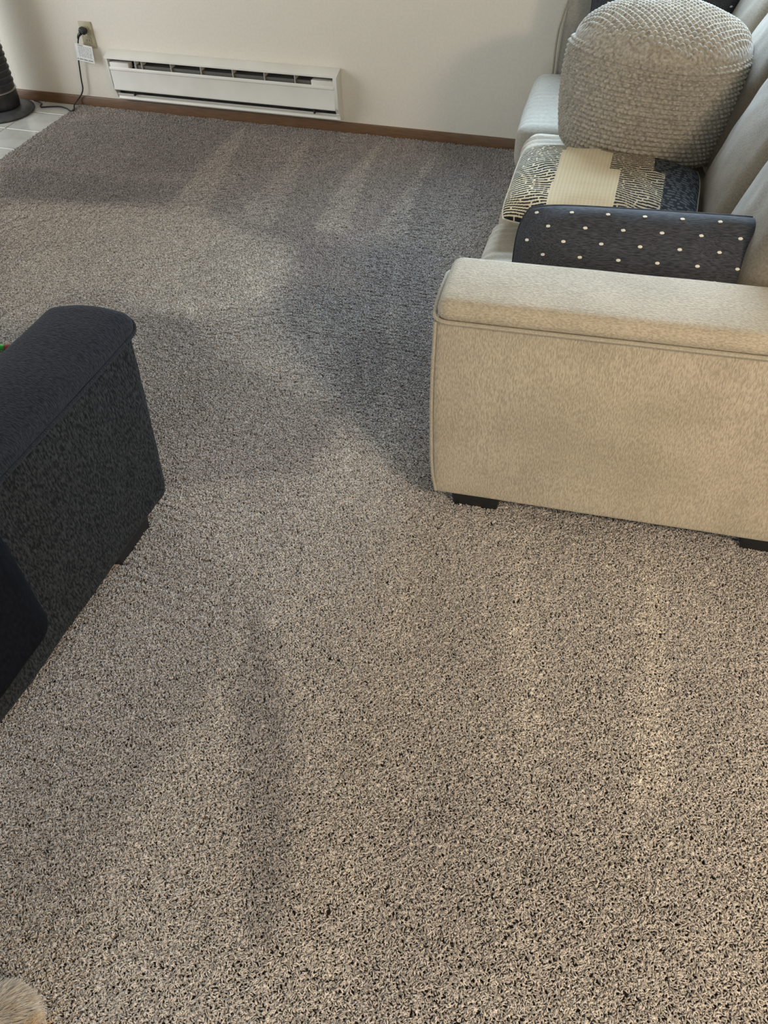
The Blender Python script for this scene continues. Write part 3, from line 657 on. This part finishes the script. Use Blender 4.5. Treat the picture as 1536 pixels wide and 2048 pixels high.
for x, y in ((-.066, -.260), (-.13, -.84), (-2.25, -.260), (-2.25, -.84)):
    bm = bmesh.new(); bx(bm, x-.052, x+.052, y-.085, y+.085, -.012, .075, .004, 1)
    for v in bm.verts:
        if v.co.z < .02: v.co.x = x+(v.co.x-x)*.92; v.co.y = y+(v.co.y-y)*.90
    bobj('leg', bm, M['blackleg'], cs)

# ------------------------------------------------------------------ small toy tube on the carpet, left of the couch arm
ty = thing('toy_tube', 'thin green tube with a red end lying on carpet beyond couch', 'toy', (-2.110, -2.058, .012), math.radians(15))
tube('green_tube', [(-.30, 0, 0), (0, 0, 0)], .011, M['green'], ty, 16)
tube('end_cap', [(0, 0, 0), (.022, 0, 0), (.026, 0, 0)], .0115, M['red'], ty, 16, rad=[.0118, .0118, .009])
# ------------------------------------------------------------------ the pet at the lower left corner
def pet():
    p = thing('dog', 'cream furry dog with a tan patch peeking in at the bottom left corner', 'dog', (-.86, -3.93, 0))
    me_ = bpy.data.meshes.new('body')
    J = [(0, 0, .10, .085), (-.10, -.05, .115, .10), (-.22, -.12, .12, .105), (-.32, -.18, .15, .075), (-.38, -.20, .20, .065), (-.44, -.20, .21, .045), (-.49, -.20, .20, .028),
         (.03, .09, .05, .05), (.10, .10, .035, .028), (.16, .07, .025, .024), (.06, -.09, .06, .05), (.02, -.19, .035, .028), (-.04, -.24, .025, .024),
         (-.26, -.02, .07, .04), (-.30, .07, .03, .026), (-.36, .10, .025, .024), (-.28, -.25, .07, .04), (-.36, -.30, .03, .026), (-.42, -.30, .025, .024)]
    E_ = [(0, 1), (1, 2), (2, 3), (3, 4), (4, 5), (5, 6), (0, 7), (7, 8), (8, 9), (0, 10), (10, 11), (11, 12), (2, 13), (13, 14), (14, 15), (2, 16), (16, 17), (17, 18)]
    me_.from_pydata([j[:3] for j in J], E_, []); b = link('body', me_, M['fur'], p, False)
    sk = b.modifiers.new('skin', 'SKIN')
    for i, j in enumerate(J): me_.skin_vertices[0].data[i].radius = (j[3], j[3])
    me_.skin_vertices[0].data[0].use_root = True
    sb = b.modifiers.new('sub', 'SUBSURF'); sb.levels = 2; sb.render_levels = 2; sk.use_smooth_shade = True
    def hairs(name, n_, c, ax, l0, l1, m, part=None):
        V = []; F = []
        for k in range(n_):
            while True:
                nn = Vector((R.gauss(0, 1), R.gauss(0, 1), R.gauss(0, 1))).normalized()
                if nn.z > -.4: break
            q = Vector(c)+Vector((nn.x*ax[0], nn.y*ax[1], nn.z*ax[2]))
            g = (nn*.55+Vector((.6, .5, -.1))+Vector((R.uniform(-.3, .3), R.uniform(-.3, .3), R.uniform(-.3, .3)))).normalized()
            t = g.cross(Vector((R.uniform(-1, 1), R.uniform(-1, 1), 1))).normalized(); l = R.uniform(l0, l1); w_ = .0006; s = len(V)
            e = q+g*l*.6; f = q+g*l+Vector((0, 0, -.006))
            V += [q-t*w_, q+t*w_, e+t*w_*.8, e-t*w_*.8, f]; F += [(s, s+1, s+2, s+3), (s+3, s+2, s+4)]
        mm = bpy.data.meshes.new(name); mm.from_pydata(V, [], F); o = link(name, mm, m, p); o['kind'] = 'stuff'; return o
    hairs('coat', 9000, (-.02, 0, .10), (.10, .10, .09), .02, .045, M['fur'])
    hairs('coat', 5000, (.05, .10, .055), (.06, .055, .045), .015, .03, M['fur'])
    hairs('long_hair', 500, (-.02, 0, .10), (.10, .10, .09), .04, .06, M['fur_white'])
    hairs('tan_tuft', 110, (.125, .105, .07), (.022, .02, .015), .02, .035, M['fur_tan'])
    nose = lathe('nose', [(.006, 0), (.014, .004), (.015, .012), (.008, .02)], M['black'], p, 16, (-.52, -.20)); nose.location.z = .195
    for s in (-1, 1):
        lathe('eye', [(.003, 0), (.007, .004), (.007, .010), (.003, .014)], M['black'], p, 12, (-.425, -.20+s*.045)).location.z = .235
        soft_box('ear', .012, .022, .035, .010, M['fur'], p, (2, 3, 4), None, T(-.36, -.20+s*.07, .225, rx=s*.25))
    return p
pet()
